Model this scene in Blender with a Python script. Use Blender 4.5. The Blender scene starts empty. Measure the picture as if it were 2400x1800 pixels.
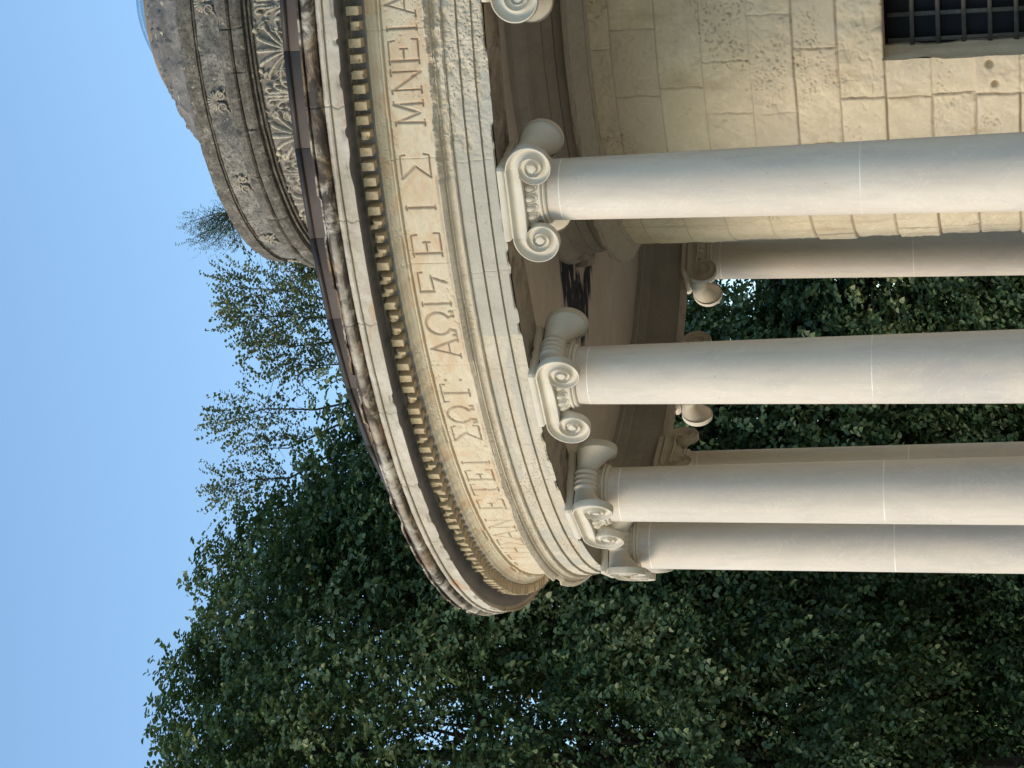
import bpy, math, random
import numpy as np
from mathutils import Vector, Matrix
R = math.radians
PI = math.pi
C = bpy.context.scene.collection
scene = bpy.context.scene

# ------------------------------------------------------------------ camera
cd = bpy.data.cameras.new('camera'); cam = bpy.data.objects.new('camera', cd); C.objects.link(cam)
F_ = Vector((-0.17401482, 0.96184084, 0.21114222)); U_ = Vector((0.05707895, -0.20420114, 0.97726347)); R_ = F_.cross(U_)
m = Matrix((-U_, R_, -F_)).transposed().to_4x4()          # the phone was held on its side: up points left
m.translation = Vector((0, -20.0602, 1.6)); cam.matrix_world = m
cd.sensor_width = 36; cd.lens = 5340 / 2400 * 36; cd.clip_end = 3000; cd.clip_start = .1
scene.camera = cam
# ------------------------------------------------------------------ light
SUN_AZ, SUN_EL = -58, 21        # measured from the camera side (-Y) towards -X
w = bpy.data.worlds.new('World'); scene.world = w; w.use_nodes = True
nt = w.node_tree; bg = nt.nodes['Background']
sky = nt.nodes.new('ShaderNodeTexSky'); sky.sky_type = 'NISHITA'; sky.sun_disc = False
sdir = Vector((math.sin(R(SUN_AZ)) * math.cos(R(SUN_EL)), -math.cos(R(SUN_AZ)) * math.cos(R(SUN_EL)), math.sin(R(SUN_EL))))
sky.sun_elevation = R(SUN_EL); sky.sun_rotation = math.atan2(sdir.x, sdir.y)
sky.altitude = 0; sky.air_density = 1.0; sky.dust_density = 0.1; sky.ozone_density = 1.2
tint = nt.nodes.new('ShaderNodeMix'); tint.data_type = 'RGBA'; tint.blend_type = 'MULTIPLY'; tint.inputs[0].default_value = 1
tint.inputs[7].default_value = (.89, 0.99, 1.03, 1)
nt.links.new(sky.outputs[0], tint.inputs[6]); nt.links.new(tint.outputs[2], bg.inputs[0]); bg.inputs[1].default_value = 0.15
sd = bpy.data.lights.new('sun', 'SUN'); so = bpy.data.objects.new('sun', sd); C.objects.link(so)
sd.energy = 1.58; sd.angle = R(22); sd.color = (1.0, .82, .60)
so.rotation_euler = sdir.to_track_quat('Z', 'Y').to_euler()
scene.view_settings.view_transform = 'Standard'; scene.view_settings.look = 'None'
scene.view_settings.exposure = 0.82; scene.view_settings.gamma = 1
scene.render.resolution_x = 1024; scene.render.resolution_y = 768

# ------------------------------------------------------------------ numpy noise
def _h(ix, iy, s):
    n = (ix.astype(np.int64) * 374761393 + iy.astype(np.int64) * 668265263 + s * 1442695041) & 0xffffffff
    n = ((n ^ (n >> 13)) * 1274126177) & 0xffffffff
    return ((n ^ (n >> 16)) & 0xffff) / 65535.0
def vn(x, y, s=0):
    x, y = np.broadcast_arrays(np.asarray(x, float), np.asarray(y, float))
    ix, iy = np.floor(x), np.floor(y); fx, fy = x - ix, y - iy
    fx = fx * fx * (3 - 2 * fx); fy = fy * fy * (3 - 2 * fy)
    a, b, c, d = _h(ix, iy, s), _h(ix + 1, iy, s), _h(ix, iy + 1, s), _h(ix + 1, iy + 1, s)
    return (a + (b - a) * fx) * (1 - fy) + (c + (d - c) * fx) * fy
def fbm(x, y, s=0, o=4):
    t, a, n = 0, .5, 0
    for i in range(o):
        t = t + a * vn(x * 2 ** i, y * 2 ** i, s + i * 7); n += a; a *= .5
    return t / n
def sstep(a, b, x):
    t = np.clip((x - a) / (b - a), 0, 1); return t * t * (3 - 2 * t)
def sdseg(px, py, ax, ay, bx, by):
    dx, dy = bx - ax, by - ay; L = dx * dx + dy * dy + 1e-12
    t = np.clip(((px - ax) * dx + (py - ay) * dy) / L, 0, 1)
    return np.hypot(px - ax - t * dx, py - ay - t * dy), t

# ------------------------------------------------------------------ mesh helpers
def mesh_np(name, v, f, mat=None, parent=None, smooth=True, sharp=35, attrs=None, link=True):
    """v (n,3), f list of arrays of equal-length faces"""
    me = bpy.data.meshes.new(name); v = np.asarray(v, np.float32)
    if not isinstance(f, list): f = [f]
    f = [np.asarray(a, np.int32) for a in f if len(a)]
    nl = sum(a.size for a in f); nf = sum(len(a) for a in f)
    me.vertices.add(len(v)); me.vertices.foreach_set('co', v.ravel())
    me.loops.add(nl); me.loops.foreach_set('vertex_index', np.concatenate([a.ravel() for a in f]))
    me.polygons.add(nf)
    tot = np.concatenate([np.full(len(a), a.shape[1]) for a in f]); st = np.concatenate([[0], np.cumsum(tot)[:-1]])
    me.polygons.foreach_set('loop_start', st.astype(np.int32)); me.polygons.foreach_set('loop_total', tot.astype(np.int32))
    me.update(calc_edges=True); me.validate()
    if attrs:
        for k, (typ, arr) in attrs.items():
            a = me.attributes.new(k, typ, 'POINT')
            a.data.foreach_set('vector' if typ == 'FLOAT_VECTOR' else 'value', np.asarray(arr, np.float32).ravel())
    if smooth:
        me.polygons.foreach_set('use_smooth', np.ones(len(me.polygons), bool))
        if sharp: me.set_sharp_from_angle(angle=R(sharp))
    if mat: me.materials.append(mat)
    if not link: return me
    o = bpy.data.objects.new(name, me); C.objects.link(o)
    if parent: o.parent = parent
    return o
def tag(o, label=None, cat=None, group=None, kind=None):
    if label: o['label'] = label
    if cat: o['category'] = cat
    if group: o['group'] = group
    if kind: o['kind'] = kind
    return o
def empty(name, label, cat, loc=(0, 0, 0), group=None):
    o = bpy.data.objects.new(name, None); C.objects.link(o); o.location = loc
    return tag(o, label, cat, group)
class MB:
    def __init__(s): s.v, s.q, s.t, s.n = [], [], [], 0
    def add(s, v, q=(), t=()):
        v = np.asarray(v, float); s.v.append(v)
        if len(q): s.q.append(np.asarray(q) + s.n)
        if len(t): s.t.append(np.asarray(t) + s.n)
        s.n += len(v)
    def box(s, x0, x1, y0, y1, z0, z1, M=None):
        v = np.array([(x, y, z) for x in (x0, x1) for y in (y0, y1) for z in (z0, z1)], float)
        if M is not None: v = v @ np.array(M.to_3x3()).T + np.array(M.translation)
        s.add(v, [(0, 1, 3, 2), (4, 6, 7, 5), (0, 4, 5, 1), (2, 3, 7, 6), (0, 2, 6, 4), (1, 5, 7, 3)])
    def tube(s, pts, rad, n=6, cap=True):
        P = np.asarray(pts, float); rad = np.broadcast_to(np.asarray(rad, float), (len(P),))
        T = np.gradient(P, axis=0); T /= np.linalg.norm(T, axis=1)[:, None] + 1e-9
        up = np.array([.13, .21, 1.0]) if abs(T[0][2]) < .9 else np.array([1.0, .2, .1])
        a = np.linspace(0, 2 * PI, n, endpoint=False); V = []
        for p, t, r in zip(P, T, rad):
            e = np.cross(t, up); e /= np.linalg.norm(e) + 1e-9; g = np.cross(e, t)
            V.append(p + r * (np.cos(a)[:, None] * e + np.sin(a)[:, None] * g))
        V = np.concatenate(V); q = []
        for i in range(len(P) - 1):
            for j in range(n): q.append((i * n + j, i * n + (j + 1) % n, (i + 1) * n + (j + 1) % n, (i + 1) * n + j))
        s.add(V, q)
        if cap:
            V2 = np.array([P[0], P[-1]]); k = len(V); b = s.n - k
            s.v.append(V2); i0, i1 = s.n, s.n + 1; s.n += 2; L = (len(P) - 1) * n
            s.t.append(np.array([(b + (j + 1) % n, b + j, i0) for j in range(n)] + [(b + L + j, b + L + (j + 1) % n, i1) for j in range(n)]))
    def build(s, name, mat, parent=None, **k):
        f = []
        if s.q: f.append(np.concatenate(s.q))
        if s.t: f.append(np.concatenate(s.t))
        return mesh_np(name, np.concatenate(s.v), f, mat, parent, **k)

def resample(prof, ds):
    out = []; P = [tuple(p) for p in prof]
    for (a, b) in zip(P[:-1], P[1:]):
        n = max(1, int(math.ceil(math.dist(a[:2], b[:2]) / ds)))
        for i in range(n):
            out.append([a[k] + (b[k] - a[k]) * i / n for k in range(2)])
    out.append(list(P[-1][:2])); return np.array(out)
def azgrid(lo, hi, fine, coarse=3.0):
    a = np.arange(lo, hi, fine); b = np.linspace(hi, lo + 360, int((360 - hi + lo) / coarse) + 1)[:-1]
    return np.concatenate([a, b])
def revolve(name, prof, az, mat, parent=None, disp=None, closed=True, attrs=None, sharp=35, mask=None):
    """az in degrees from -Y towards +X; disp(u,v,azg,P)-> (dr,dz) metres"""
    prof = np.asarray(prof); n, k = len(az), len(prof)
    s = np.concatenate([[0], np.cumsum(np.hypot(*np.diff(prof, axis=0).T))])
    A, RR = np.meshgrid(az, prof[:, 0], indexing='ij'); _, ZZ = np.meshgrid(az, prof[:, 1], indexing='ij')
    _, SS = np.meshgrid(az, s, indexing='ij'); rm = prof[:, 0].mean(); Ur = np.radians(A) * rm
    ex = {}
    if disp:
        d = disp(Ur, SS, A, RR, ZZ); RR = RR + d[0]; ZZ = ZZ + d[1]
        if len(d) > 2: ex = d[2]
    a = np.radians(A)
    v = np.stack([RR * np.sin(a), -RR * np.cos(a), ZZ], -1).reshape(-1, 3)
    i = np.arange(n if closed else n - 1)[:, None]; j = np.arange(k - 1)[None, :]; i2 = (i + 1) % n
    f = np.stack([i * k + j, i2 * k + j, i2 * k + j + 1, i * k + j + 1], -1).reshape(-1, 4)
    if mask is not None: f = f[~mask(A, ZZ)[i.ravel()][:, :k - 1].ravel()]
    at = {'suv': ('FLOAT_VECTOR', np.stack([Ur, SS, np.zeros_like(Ur)], -1).reshape(-1, 3))}
    for kk, vv in ex.items(): at[kk] = ('FLOAT', vv.ravel())
    return mesh_np(name, v, f, mat, parent, sharp=sharp, attrs=at)

# ------------------------------------------------------------------ materials
class NT:
    def __init__(s, name):
        s.m = bpy.data.materials.new(name); s.m.use_nodes = True; s.t = s.m.node_tree
        s.b = s.t.nodes['Principled BSDF']; s.out = s.t.nodes['Material Output']
        s.b.inputs['Roughness'].default_value = .85; s.b.inputs['Specular IOR Level'].default_value = .25
    def n(s, typ, **k):
        nd = s.t.nodes.new(typ)
        for a, b in k.items(): setattr(nd, a, b)
        return nd
    def l(s, a, b): s.t.links.new(a, b)
    def coord(s, kind='Object', attr=None, scale=(1, 1, 1), rnd=False):
        if attr: c = s.n('ShaderNodeAttribute', attribute_name=attr).outputs['Vector']
        else: c = s.n('ShaderNodeTexCoord').outputs[kind]
        mp = s.n('ShaderNodeMapping'); mp.inputs['Scale'].default_value = scale; s.l(c, mp.inputs[0])
        if rnd:
            oi = s.n('ShaderNodeObjectInfo'); mu = s.n('ShaderNodeMath', operation='MULTIPLY'); mu.inputs[1].default_value = 37
            s.l(oi.outputs['Random'], mu.inputs[0]); cb = s.n('ShaderNodeCombineXYZ'); s.l(mu.outputs[0], cb.inputs[0]); s.l(mu.outputs[0], cb.inputs[1])
            s.l(cb.outputs[0], mp.inputs['Location'])
        return mp.outputs[0]
    def noise(s, co, scale, detail=5, rough=.6, dist=0):
        nd = s.n('ShaderNodeTexNoise'); nd.inputs['Scale'].default_value = scale; nd.inputs['Detail'].default_value = detail
        nd.inputs['Roughness'].default_value = rough; nd.inputs['Distortion'].default_value = dist
        s.l(co, nd.inputs['Vector']); return nd.outputs['Fac']
    def voro(s, co, scale, feature='F1', out='Distance'):
        nd = s.n('ShaderNodeTexVoronoi', feature=feature); nd.inputs['Scale'].default_value = scale; s.l(co, nd.inputs['Vector']); return nd.outputs[out]
    def ramp(s, fac, stops):
        r = s.n('ShaderNodeValToRGB'); e = r.color_ramp.elements
        while len(e) < len(stops): e.new(.5)
        for el, (p, c) in zip(e, stops):
            el.position = p; el.color = (*c, 1) if len(c) == 3 else c
        s.l(fac, r.inputs[0]); return r.outputs[0]
    def map(s, fac, a, b, lo=0., hi=1.):
        r = s.n('ShaderNodeMapRange'); s.l(fac, r.inputs[0])
        for i, x in enumerate((a, b, lo, hi)): r.inputs[i + 1].default_value = x
        return r.outputs[0]
    def mix(s, fac, a, b, mode='MIX'):
        x = s.n('ShaderNodeMix', data_type='RGBA', blend_type=mode); ins = [i for i in x.inputs if i.enabled]
        for sock, val in zip(ins, (fac, a, b)):
            if hasattr(val, 'is_output'): s.l(val, sock)
            elif isinstance(val, (int, float)): sock.default_value = val
            else: sock.default_value = (*val, 1)
        return [o for o in x.outputs if o.enabled][0]
    def mul(s, a, b):
        x = s.n('ShaderNodeMath', operation='MULTIPLY')
        for sock, val in zip(x.inputs, (a, b)):
            if hasattr(val, 'is_output'): s.l(val, sock)
            else: sock.default_value = val
        return x.outputs[0]
    def attr(s, name): return s.n('ShaderNodeAttribute', attribute_name=name).outputs['Fac']
    def bump(s, h, strength=.5, dist=.01, prev=None):
        b = s.n('ShaderNodeBump'); b.inputs['Strength'].default_value = strength; b.inputs['Distance'].default_value = dist
        s.l(h, b.inputs['Height'])
        if prev: s.l(prev, b.inputs['Normal'])
        s.l(b.outputs[0], s.b.inputs['Normal']); return b.outputs[0]
    def color(s, c): s.l(c, s.b.inputs['Base Color']); return s.m

def m_stone(name, c0, c1, c2, pits=.5, rough=.4, stain=None, stain_amt=(.55, .7), stain_scale=(1, 1, 1), scale=1.0, attr='suv', orange=None, extra=None, joint=None):
    s = NT(name); co = s.coord(attr=attr)
    big = s.noise(co, 2.3 * scale, 5); fine = s.noise(co, 26 * scale, 6, .7); med = s.noise(co, 8 * scale, 5, .65, .4)
    c = s.ramp(big, [(.3, c0), (.5, c1), (.72, c2)])
    c = s.mix(s.map(med, .35, .7, 0, .55), c, tuple(x * .78 for x in c1))
    if orange:
        on = s.noise(s.coord(attr=attr, scale=(1.6, 2.4, 1)), 2.1, 4, .6, .8); c = s.mix(s.map(on, .48, .60, 0, .85), c, orange)
    c = s.mix(s.map(fine, .3, .75, 0, .32), c, tuple(x * .6 for x in c0))
    if stain:
        st = s.noise(s.coord(attr=attr, scale=stain_scale), 2.2, 6, .68, .5); c = s.mix(s.map(st, stain_amt[0], stain_amt[1]), c, stain)
    pn = s.noise(co, 60, 2, .5); pit = s.map(pn, .27, .36, 1, 0)
    pm = s.map(s.noise(co, 3.1, 3), .42, .6); pf = s.mul(s.mul(pit, pm), pits)
    c = s.mix(pf, c, tuple(x * .35 for x in c0))
    if extra: c = extra(s, c, co)
    b1 = s.bump(fine, rough, .006)
    s.bump(pf, .8, -.006, b1) if False else None
    inv = s.map(pf, 0, 1, 1, 0); s.bump(inv, .7, .006, b1)
    return s.color(c)

CREAM = (.66, .58, .45)
def ex_block(s, c, co):
    t = s.attr('tone'); c = s.mix(s.map(t, 0, 1, 0, .75), c, (.42, .40, .35)); return c
M_arch = m_stone('architrave stone', (.50, .42, .31), (.61, .53, .41), (.68, .60, .49), pits=.9, rough=.7,
                 extra=lambda s, c, co: s.mix(s.map(s.attr('cement'), 0, 1, 0, .85), c, s.ramp(s.noise(co, 5, 5), [(.3, (.38, .355, .30)), (.7, (.48, .45, .38))])))
def ex_frieze(s, c, co):
    c = s.mix(s.map(s.attr('tone'), 0, 1, 0, .6), c, (.66, .60, .49))
    return s.mix(s.map(s.attr('cut'), 0, .8, 0, .6), c, (.33, .24, .18))
M_frieze = m_stone('frieze stone', (.58, .47, .31), (.64, .53, .36), (.70, .60, .45), pits=.5, rough=.45, orange=(.55, .34, .17), extra=ex_frieze)
def ex_cyma(s, c, co):
    g = s.noise(s.coord(attr='suv', scale=(1.3, 5, 1)), 1.5, 5, .65, .6); c = s.mix(s.map(g, .60, .68, 0, .5), c, (.30, .36, .30))
    o = s.noise(s.coord(attr='suv', scale=(1, 3, 2)), 1.1, 4, .6, .5); return s.mix(s.map(o, .60, .70, 0, .7), c, (.42, .21, .09))
def ex_cyma2(s, c, co):
    g = s.attr('grime_shade')
    br = s.noise(s.coord(attr='suv', scale=(1, .8, 1)), 1.9, 5, .65); c = s.mix(s.mul(s.map(br, .47, .56, 0, .9), s.map(g, .05, .9, .10, 1)), c, (.25, .165, .095))
    d1 = s.noise(s.coord(attr='suv', scale=(1.0, 1.2, 1)), 3.6, 6, .72, .6); c = s.mix(s.mul(s.map(d1, .43, .54, 0, .95), s.map(g, .05, .8)), c, (.050, .040, .034))
    d2 = s.noise(s.coord(attr='suv', scale=(1.0, .6, 1)), 12, 6, .72, .8); c = s.mix(s.mul(s.map(d2, .50, .60, 0, .8), s.map(g, .05, .6)), c, (.085, .068, .055))
    return ex_cyma(s, c, co)
M_cyma = m_stone('weathered cornice stone', (.50, .43, .33), (.60, .53, .43), (.70, .65, .56), pits=.4, rough=.5, extra=ex_cyma2)
M_dent = m_stone('dentil stone', (.40, .30, .18), (.52, .41, .26), (.60, .51, .36), pits=.7, rough=.8, attr=None, scale=2)
M_bed = m_stone('bed mould stone', (.36, .33, .28), (.52, .46, .35), (.64, .56, .42), pits=.4, rough=.3, stain=(.25, .23, .2), stain_amt=(.5, .66))
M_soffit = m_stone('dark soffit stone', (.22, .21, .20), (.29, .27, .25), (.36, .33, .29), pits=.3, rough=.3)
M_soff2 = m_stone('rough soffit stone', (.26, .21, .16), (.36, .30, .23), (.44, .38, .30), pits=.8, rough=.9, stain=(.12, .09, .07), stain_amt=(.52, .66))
def ex_cella(s, c, co):
    c = s.mix(s.map(s.attr('tone'), 0, 1, 0, .6), c, (.50, .43, .34)); c = s.mix(s.map(s.attr('joint'), 0, 1, 0, .7), c, (.19, .15, .11))
    w_ = s.noise(s.coord(attr='suv', scale=(3, .6, 1)), 1.6, 5, .6); return s.mix(s.map(w_, .56, .7, 0, .5), c, (.40, .30, .19))
M_cella = m_stone('cella ashlar', (.62, .52, .37), (.70, .60, .44), (.75, .66, .51), pits=.4, rough=.7, extra=ex_cella)
M_plaster = m_stone('portico plaster', (.54, .46, .38), (.60, .52, .43), (.64, .56, .47), pits=.05, rough=.1, scale=.6,
                    extra=lambda s, c, co: s.mix(s.map(s.attr('black'), 0.05, .6), c, s.ramp(s.noise(co, 12, 5), [(.4, (.012, .014, .02)), (.65, (.05, .055, .065))])))
M_inner = m_stone('inner architrave stone', (.38, .36, .31), (.46, .42, .35), (.50, .45, .38), pits=.4, rough=.3)
def ex_speck(s, c, co):
    n = s.noise(co, 38, 3, .7); c = s.mix(s.map(n, .50, .60, 0, .75), c, (.055, .05, .042))
    n2 = s.noise(co, 5.5, 5, .65); c = s.mix(s.map(n2, .56, .64, 0, .55), c, (.07, .062, .052)); n3 = s.noise(co, 21, 2, .5); return s.mix(s.map(n3, .66, .72, 0, .6), c, (.48, .43, .34))
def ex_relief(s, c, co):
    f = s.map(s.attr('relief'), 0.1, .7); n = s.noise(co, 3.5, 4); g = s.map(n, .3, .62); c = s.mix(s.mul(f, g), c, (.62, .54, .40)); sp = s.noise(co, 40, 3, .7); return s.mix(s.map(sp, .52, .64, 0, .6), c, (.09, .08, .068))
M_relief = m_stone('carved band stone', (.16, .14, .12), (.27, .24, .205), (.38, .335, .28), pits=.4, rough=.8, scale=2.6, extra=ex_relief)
M_dark = m_stone('lichened stone', (.085, .073, .058), (.175, .152, .12), (.34, .30, .24), pits=.6, rough=.8, scale=3.5, stain=(.42, .38, .31), stain_amt=(.62, .72), extra=ex_speck)
def ex_dome(s, c, co):
    v = s.voro(s.coord('Object', scale=(1, 1, .45)), 11, 'F1'); r = s.voro(s.coord('Object', scale=(1, 1, .45)), 11, 'F1', 'Color')
    sep = s.n('ShaderNodeSeparateColor'); s.l(r, sep.inputs[0])
    f = s.mul(s.map(v, .14, .30, 1, 0), s.map(sep.outputs[0], .72, .78)); c = s.mix(f, c, (.55, .48, .34))
    v2 = s.voro(s.coord('Object'), 34, 'F1'); c = s.mix(s.map(v2, .12, .3, .6, 0), c, (.42, .39, .34)); return c
M_dome = m_stone('rubble dome concrete', (.11, .098, .08), (.20, .175, .145), (.33, .295, .25), pits=.7, rough=1.0, scale=1.5, attr=None, extra=ex_dome)
M_band = m_stone('upper plain band stone', (.15, .135, .115), (.28, .255, .215), (.43, .395, .335), pits=.6, rough=.8, scale=4, stain=(.08, .078, .075), stain_amt=(.52, .66), extra=ex_speck)

def m_marble():
    s = NT('column marble'); s.b.inputs['Roughness'].default_value = .5
    co = s.coord('Object', scale=(1, 1, .35), rnd=True); n1 = s.noise(co, 1.6, 4, .55, .6); n2 = s.noise(co, 6, 5, .6, 1.2)
    c = s.ramp(n1, [(.33, (.50, .45, .40)), (.47, (.60, .52, .43)), (.70, (.66, .575, .475))])
    c = s.mix(s.map(n2, .52, .70, 0, .35), c, (.50, .42, .37))
    st = s.noise(s.coord('Object', scale=(2, 2, .18), rnd=True), 9, 5, .6, .3); c = s.mix(s.map(st, .52, .75, 0, .4), c, (.44, .41, .37))
    wv = s.noise(s.coord('Object', scale=(1, 1, .5), rnd=True), 3.2, 6, .7, 2.5)
    ln = s.n('ShaderNodeMath', operation='SUBTRACT'); s.l(wv, ln.inputs[0]); ln.inputs[1].default_value = .5
    ab = s.n('ShaderNodeMath', operation='ABSOLUTE'); s.l(ln.outputs[0], ab.inputs[0]); c = s.mix(s.map(ab.outputs[0], 0, .010, .5, 0), c, (.74, .70, .63))
    nk = s.voro(s.coord('Object', scale=(1, 1, .5), rnd=True), 9); c = s.mix(s.map(nk, .035, .06, .6, 0), c, (.36, .33, .29))
    sep = s.n('ShaderNodeSeparateXYZ'); s.l(s.coord('Object'), sep.inputs[0])
    wob = s.noise(s.coord('Object'), 7, 3)
    for z in (4.508, 2.496):
        d = s.n('ShaderNodeMath', operation='SUBTRACT'); s.l(sep.outputs[2], d.inputs[0]); d.inputs[1].default_value = z
        a = s.n('ShaderNodeMath', operation='ABSOLUTE'); s.l(d.outputs[0], a.inputs[0])
        c = s.mix(s.mul(s.map(a.outputs[0], .0022, .0048, 1, 0), s.map(wob, .35, .55, .1, .9)), c, (.84, .82, .77))
    s.bump(s.noise(s.coord('Object'), 70, 3), .06, .002); return s.color(c)
M_marble = m_marble()
def m_cap():
    s = NT('capital marble'); s.b.inputs['Roughness'].default_value = .55; co = s.coord('Object', rnd=True)
    c = s.ramp(s.noise(co, 5, 5), [(.3, (.54, .48, .38)), (.5, (.60, .54, .44)), (.7, (.64, .585, .48))])
    c = s.mix(s.map(s.noise(co, 9, 5, .6, .8), .55, .72, 0, .55), c, (.62, .50, .33))
    s.bump(s.noise(co, 60, 4), .1, .003); return s.color(c)
M_cap = m_cap()
def m_plain(name, col, rough=.7, metal=0, var=.2, scale=8):
    s = NT(name); s.b.inputs['Roughness'].default_value = rough; s.b.inputs['Metallic'].default_value = metal
    c = s.ramp(s.noise(s.coord('Object'), scale, 5), [(.3, tuple(x * (1 - var) for x in col)), (.7, tuple(x * (1 + var) for x in col))])
    s.bump(s.noise(s.coord('Object'), scale * 6, 3), .15, .003); return s.color(c)
M_flash = m_plain('brown flashing sheet', (.100, .080, .070), .5, 0, .12, 5)
M_flash2 = m_plain('dark flashing rim', (.05, .042, .04), .5, 0, .1, 3)
M_iron = m_plain('grille iron', (.10, .095, .085), .6, .2, .25, 20)
M_inside = m_plain('dark interior', (.02, .021, .025), .95, 0, .2, 2)
M_ground = m_plain('pale paving', (.46, .38, .28), .9, 0, .2, 2)
M_grass = m_plain('park ground', (.10, .11, .05), .95, 0, .35, 3)
M_bark = m_plain('bark', (.055, .045, .038), .95, 0, .4, 12)
M_wall = m_plain('cream render', (.36, .28, .19), .85, 0, .12, 2)
def m_leaf(name, stops, trans=(.10, .16, .03), tr=.25, rough=.5):
    s = NT(name); s.b.inputs['Roughness'].default_value = rough; s.b.inputs['Specular IOR Level'].default_value = .35
    c = s.ramp(s.attr('tone'), stops); s.l(c, s.b.inputs['Base Color'])
    t = s.n('ShaderNodeBsdfTranslucent'); t.inputs[0].default_value = (*trans, 1); mx = s.n('ShaderNodeMixShader'); mx.inputs[0].default_value = tr
    s.l(s.b.outputs[0], mx.inputs[1]); s.l(t.outputs[0], mx.inputs[2]); s.l(mx.outputs[0], s.out.inputs[0]); return s.m
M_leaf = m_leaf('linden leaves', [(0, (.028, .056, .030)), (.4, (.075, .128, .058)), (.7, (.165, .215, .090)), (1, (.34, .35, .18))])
M_leafb = m_leaf('pale young leaves', [(0, (.09, .12, .06)), (.5, (.18, .21, .11)), (.85, (.27, .28, .17)), (1, (.34, .25, .17))])
M_leafc = m_leaf('needle shoots', [(0, (.09, .13, .085)), (.5, (.17, .22, .14)), (.85, (.11, .13, .085)), (1, (.15, .09, .10))])
def m_glass():
    s = NT('skylight plastic'); s.b.inputs['Base Color'].default_value = (.8, .9, .95, 1); s.b.inputs['Transmission Weight'].default_value = 1
    s.b.inputs['Roughness'].default_value = .02; s.b.inputs['IOR'].default_value = 1.2; return s.m
M_glass = m_glass()

# ------------------------------------------------------------------ setting
def disc(name, r, z, mat, n=96, r0=0.0):
    a = np.linspace(0, 2 * PI, n, endpoint=False); v = np.concatenate([[(0, 0, z)], np.stack([r * np.cos(a), r * np.sin(a), np.full(n, z)], 1)])
    t = np.array([(0, i + 1, (i + 1) % n + 1) for i in range(n)]); return mesh_np(name, v, [t], mat, smooth=False)
tag(disc('ground', 600, 0, M_grass), kind='structure')
tag(disc('path', 24, .004, M_ground), kind='structure')

# ------------------------------------------------------------------ the rotunda
rot = empty('rotunda', 'round stone Ionic rotunda with carved Greek inscription, marble columns and a weathered dome', 'rotunda')
PH0 = -16.472                                        # azimuth of the column nearest the middle
# stylobate
revolve('stylobate', [(6.5, 0), (6.5, .15), (6.1, .15), (6.1, .30), (5.7, .30), (5.7, .45), (2.0, .45)], np.arange(0, 360, 3.0), M_ground, rot)

def chips(U, seed, f=2.2, lo=.62, hi=.8):
    n = fbm(U * f, U * 0 + seed * 3.7, seed, 4); return sstep(lo, hi, n)
AZF = azgrid(-104, 14, .055, 2.0)
# --- architrave
pa = [(5.215, 4.900), (5.215, 4.985), (5.206, 4.987), (5.206, 4.993), (5.230, 4.996), (5.230, 5.083), (5.221, 5.085), (5.221, 5.091), (5.246, 5.094), (5.246, 5.182),
      (5.268, 5.185), (5.277, 5.193), (5.270, 5.201), (5.257, 5.205), (5.260, 5.222), (5.272, 5.238), (5.290, 5.247), (5.290, 5.255), (5.312, 5.258), (5.328, 5.270), (5.345, 5.285), (5.345, 5.293), (5.30, 5.299), (5.236, 5.303)]
pa = resample(pa, .007)
def d_arch(U, S, A, RR, ZZ):
    rough = np.maximum(sstep(-13.8, -12.5, A) * sstep(6, 2, A) * .9, 0) + .16
    cem = sstep(.5, .6, fbm(U * 1.1, ZZ * 3 + 3, 5) + .42 * sstep(-28.5, -27, A + ZZ * 0) * sstep(-12, -14, A) - .1 + .16 * sstep(-14, -10, A) * sstep(5.10, 5.0, ZZ) * 0)
    cem2 = sstep(.50, .56, fbm(U * 2.2, ZZ * 9, 8)) * sstep(-15, -13.5, A) * sstep(-5.5, -7, A) * sstep(4.99, 5.03, ZZ) * sstep(5.19, 5.17, ZZ)
    cem3 = sstep(.60, .64, fbm(U * 3, ZZ * 12, 11)) * .8
    cem = np.clip(cem + cem2 + cem3, 0, 1); cem = cem * sstep(5.20, 5.18, ZZ)
    lump = (fbm(U * 14, ZZ * 22, 1, 4) - .5) * .034 * rough * (1 - .75 * cem) + (fbm(U * 55, ZZ * 55, 2, 2) - .5) * .008 * (rough + .1)
    pit = -sstep(.70, .80, vn(U * 75, ZZ * 75, 3)) * .006 * sstep(.45, .6, fbm(U * 2, ZZ * 4, 4)) * (1 - cem)
    d = lump + pit + cem * .002
    ta = sstep(5.18, 5.19, ZZ)                       # broken taenia
    br = chips(U, 21, 1.6, .50, .60) * sstep(5.255, 5.262, ZZ) * sstep(-78, -76, A)
    brk = sstep(-14.4, -14.0, A) * ta * (.35 + .65 * fbm(U * 9, ZZ * 9, 14))
    d = d - br * .035 - brk * .022 * sstep(5.21, 5.24, ZZ) + ta * (fbm(U * 16, ZZ * 20, 31) - .5) * (.006 + .028 * sstep(-14.4, -14.0, A))
    edge = sstep(4.925, 4.90, ZZ)                   # ragged lower arris
    er = chips(U, 33, 5.0, .50, .68) * edge
    for jz in (-13.0 - 9 * np.arange(-1, 10)): d = d - .004 * np.exp(-((A - jz + .15 * (fbm(ZZ * 14, ZZ * 0, 3) - .5)) / .045) ** 2)
    return d - er * .014, er * .016, {'cement': cem}
revolve('architrave', pa, AZF, M_arch, rot, d_arch)
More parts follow.
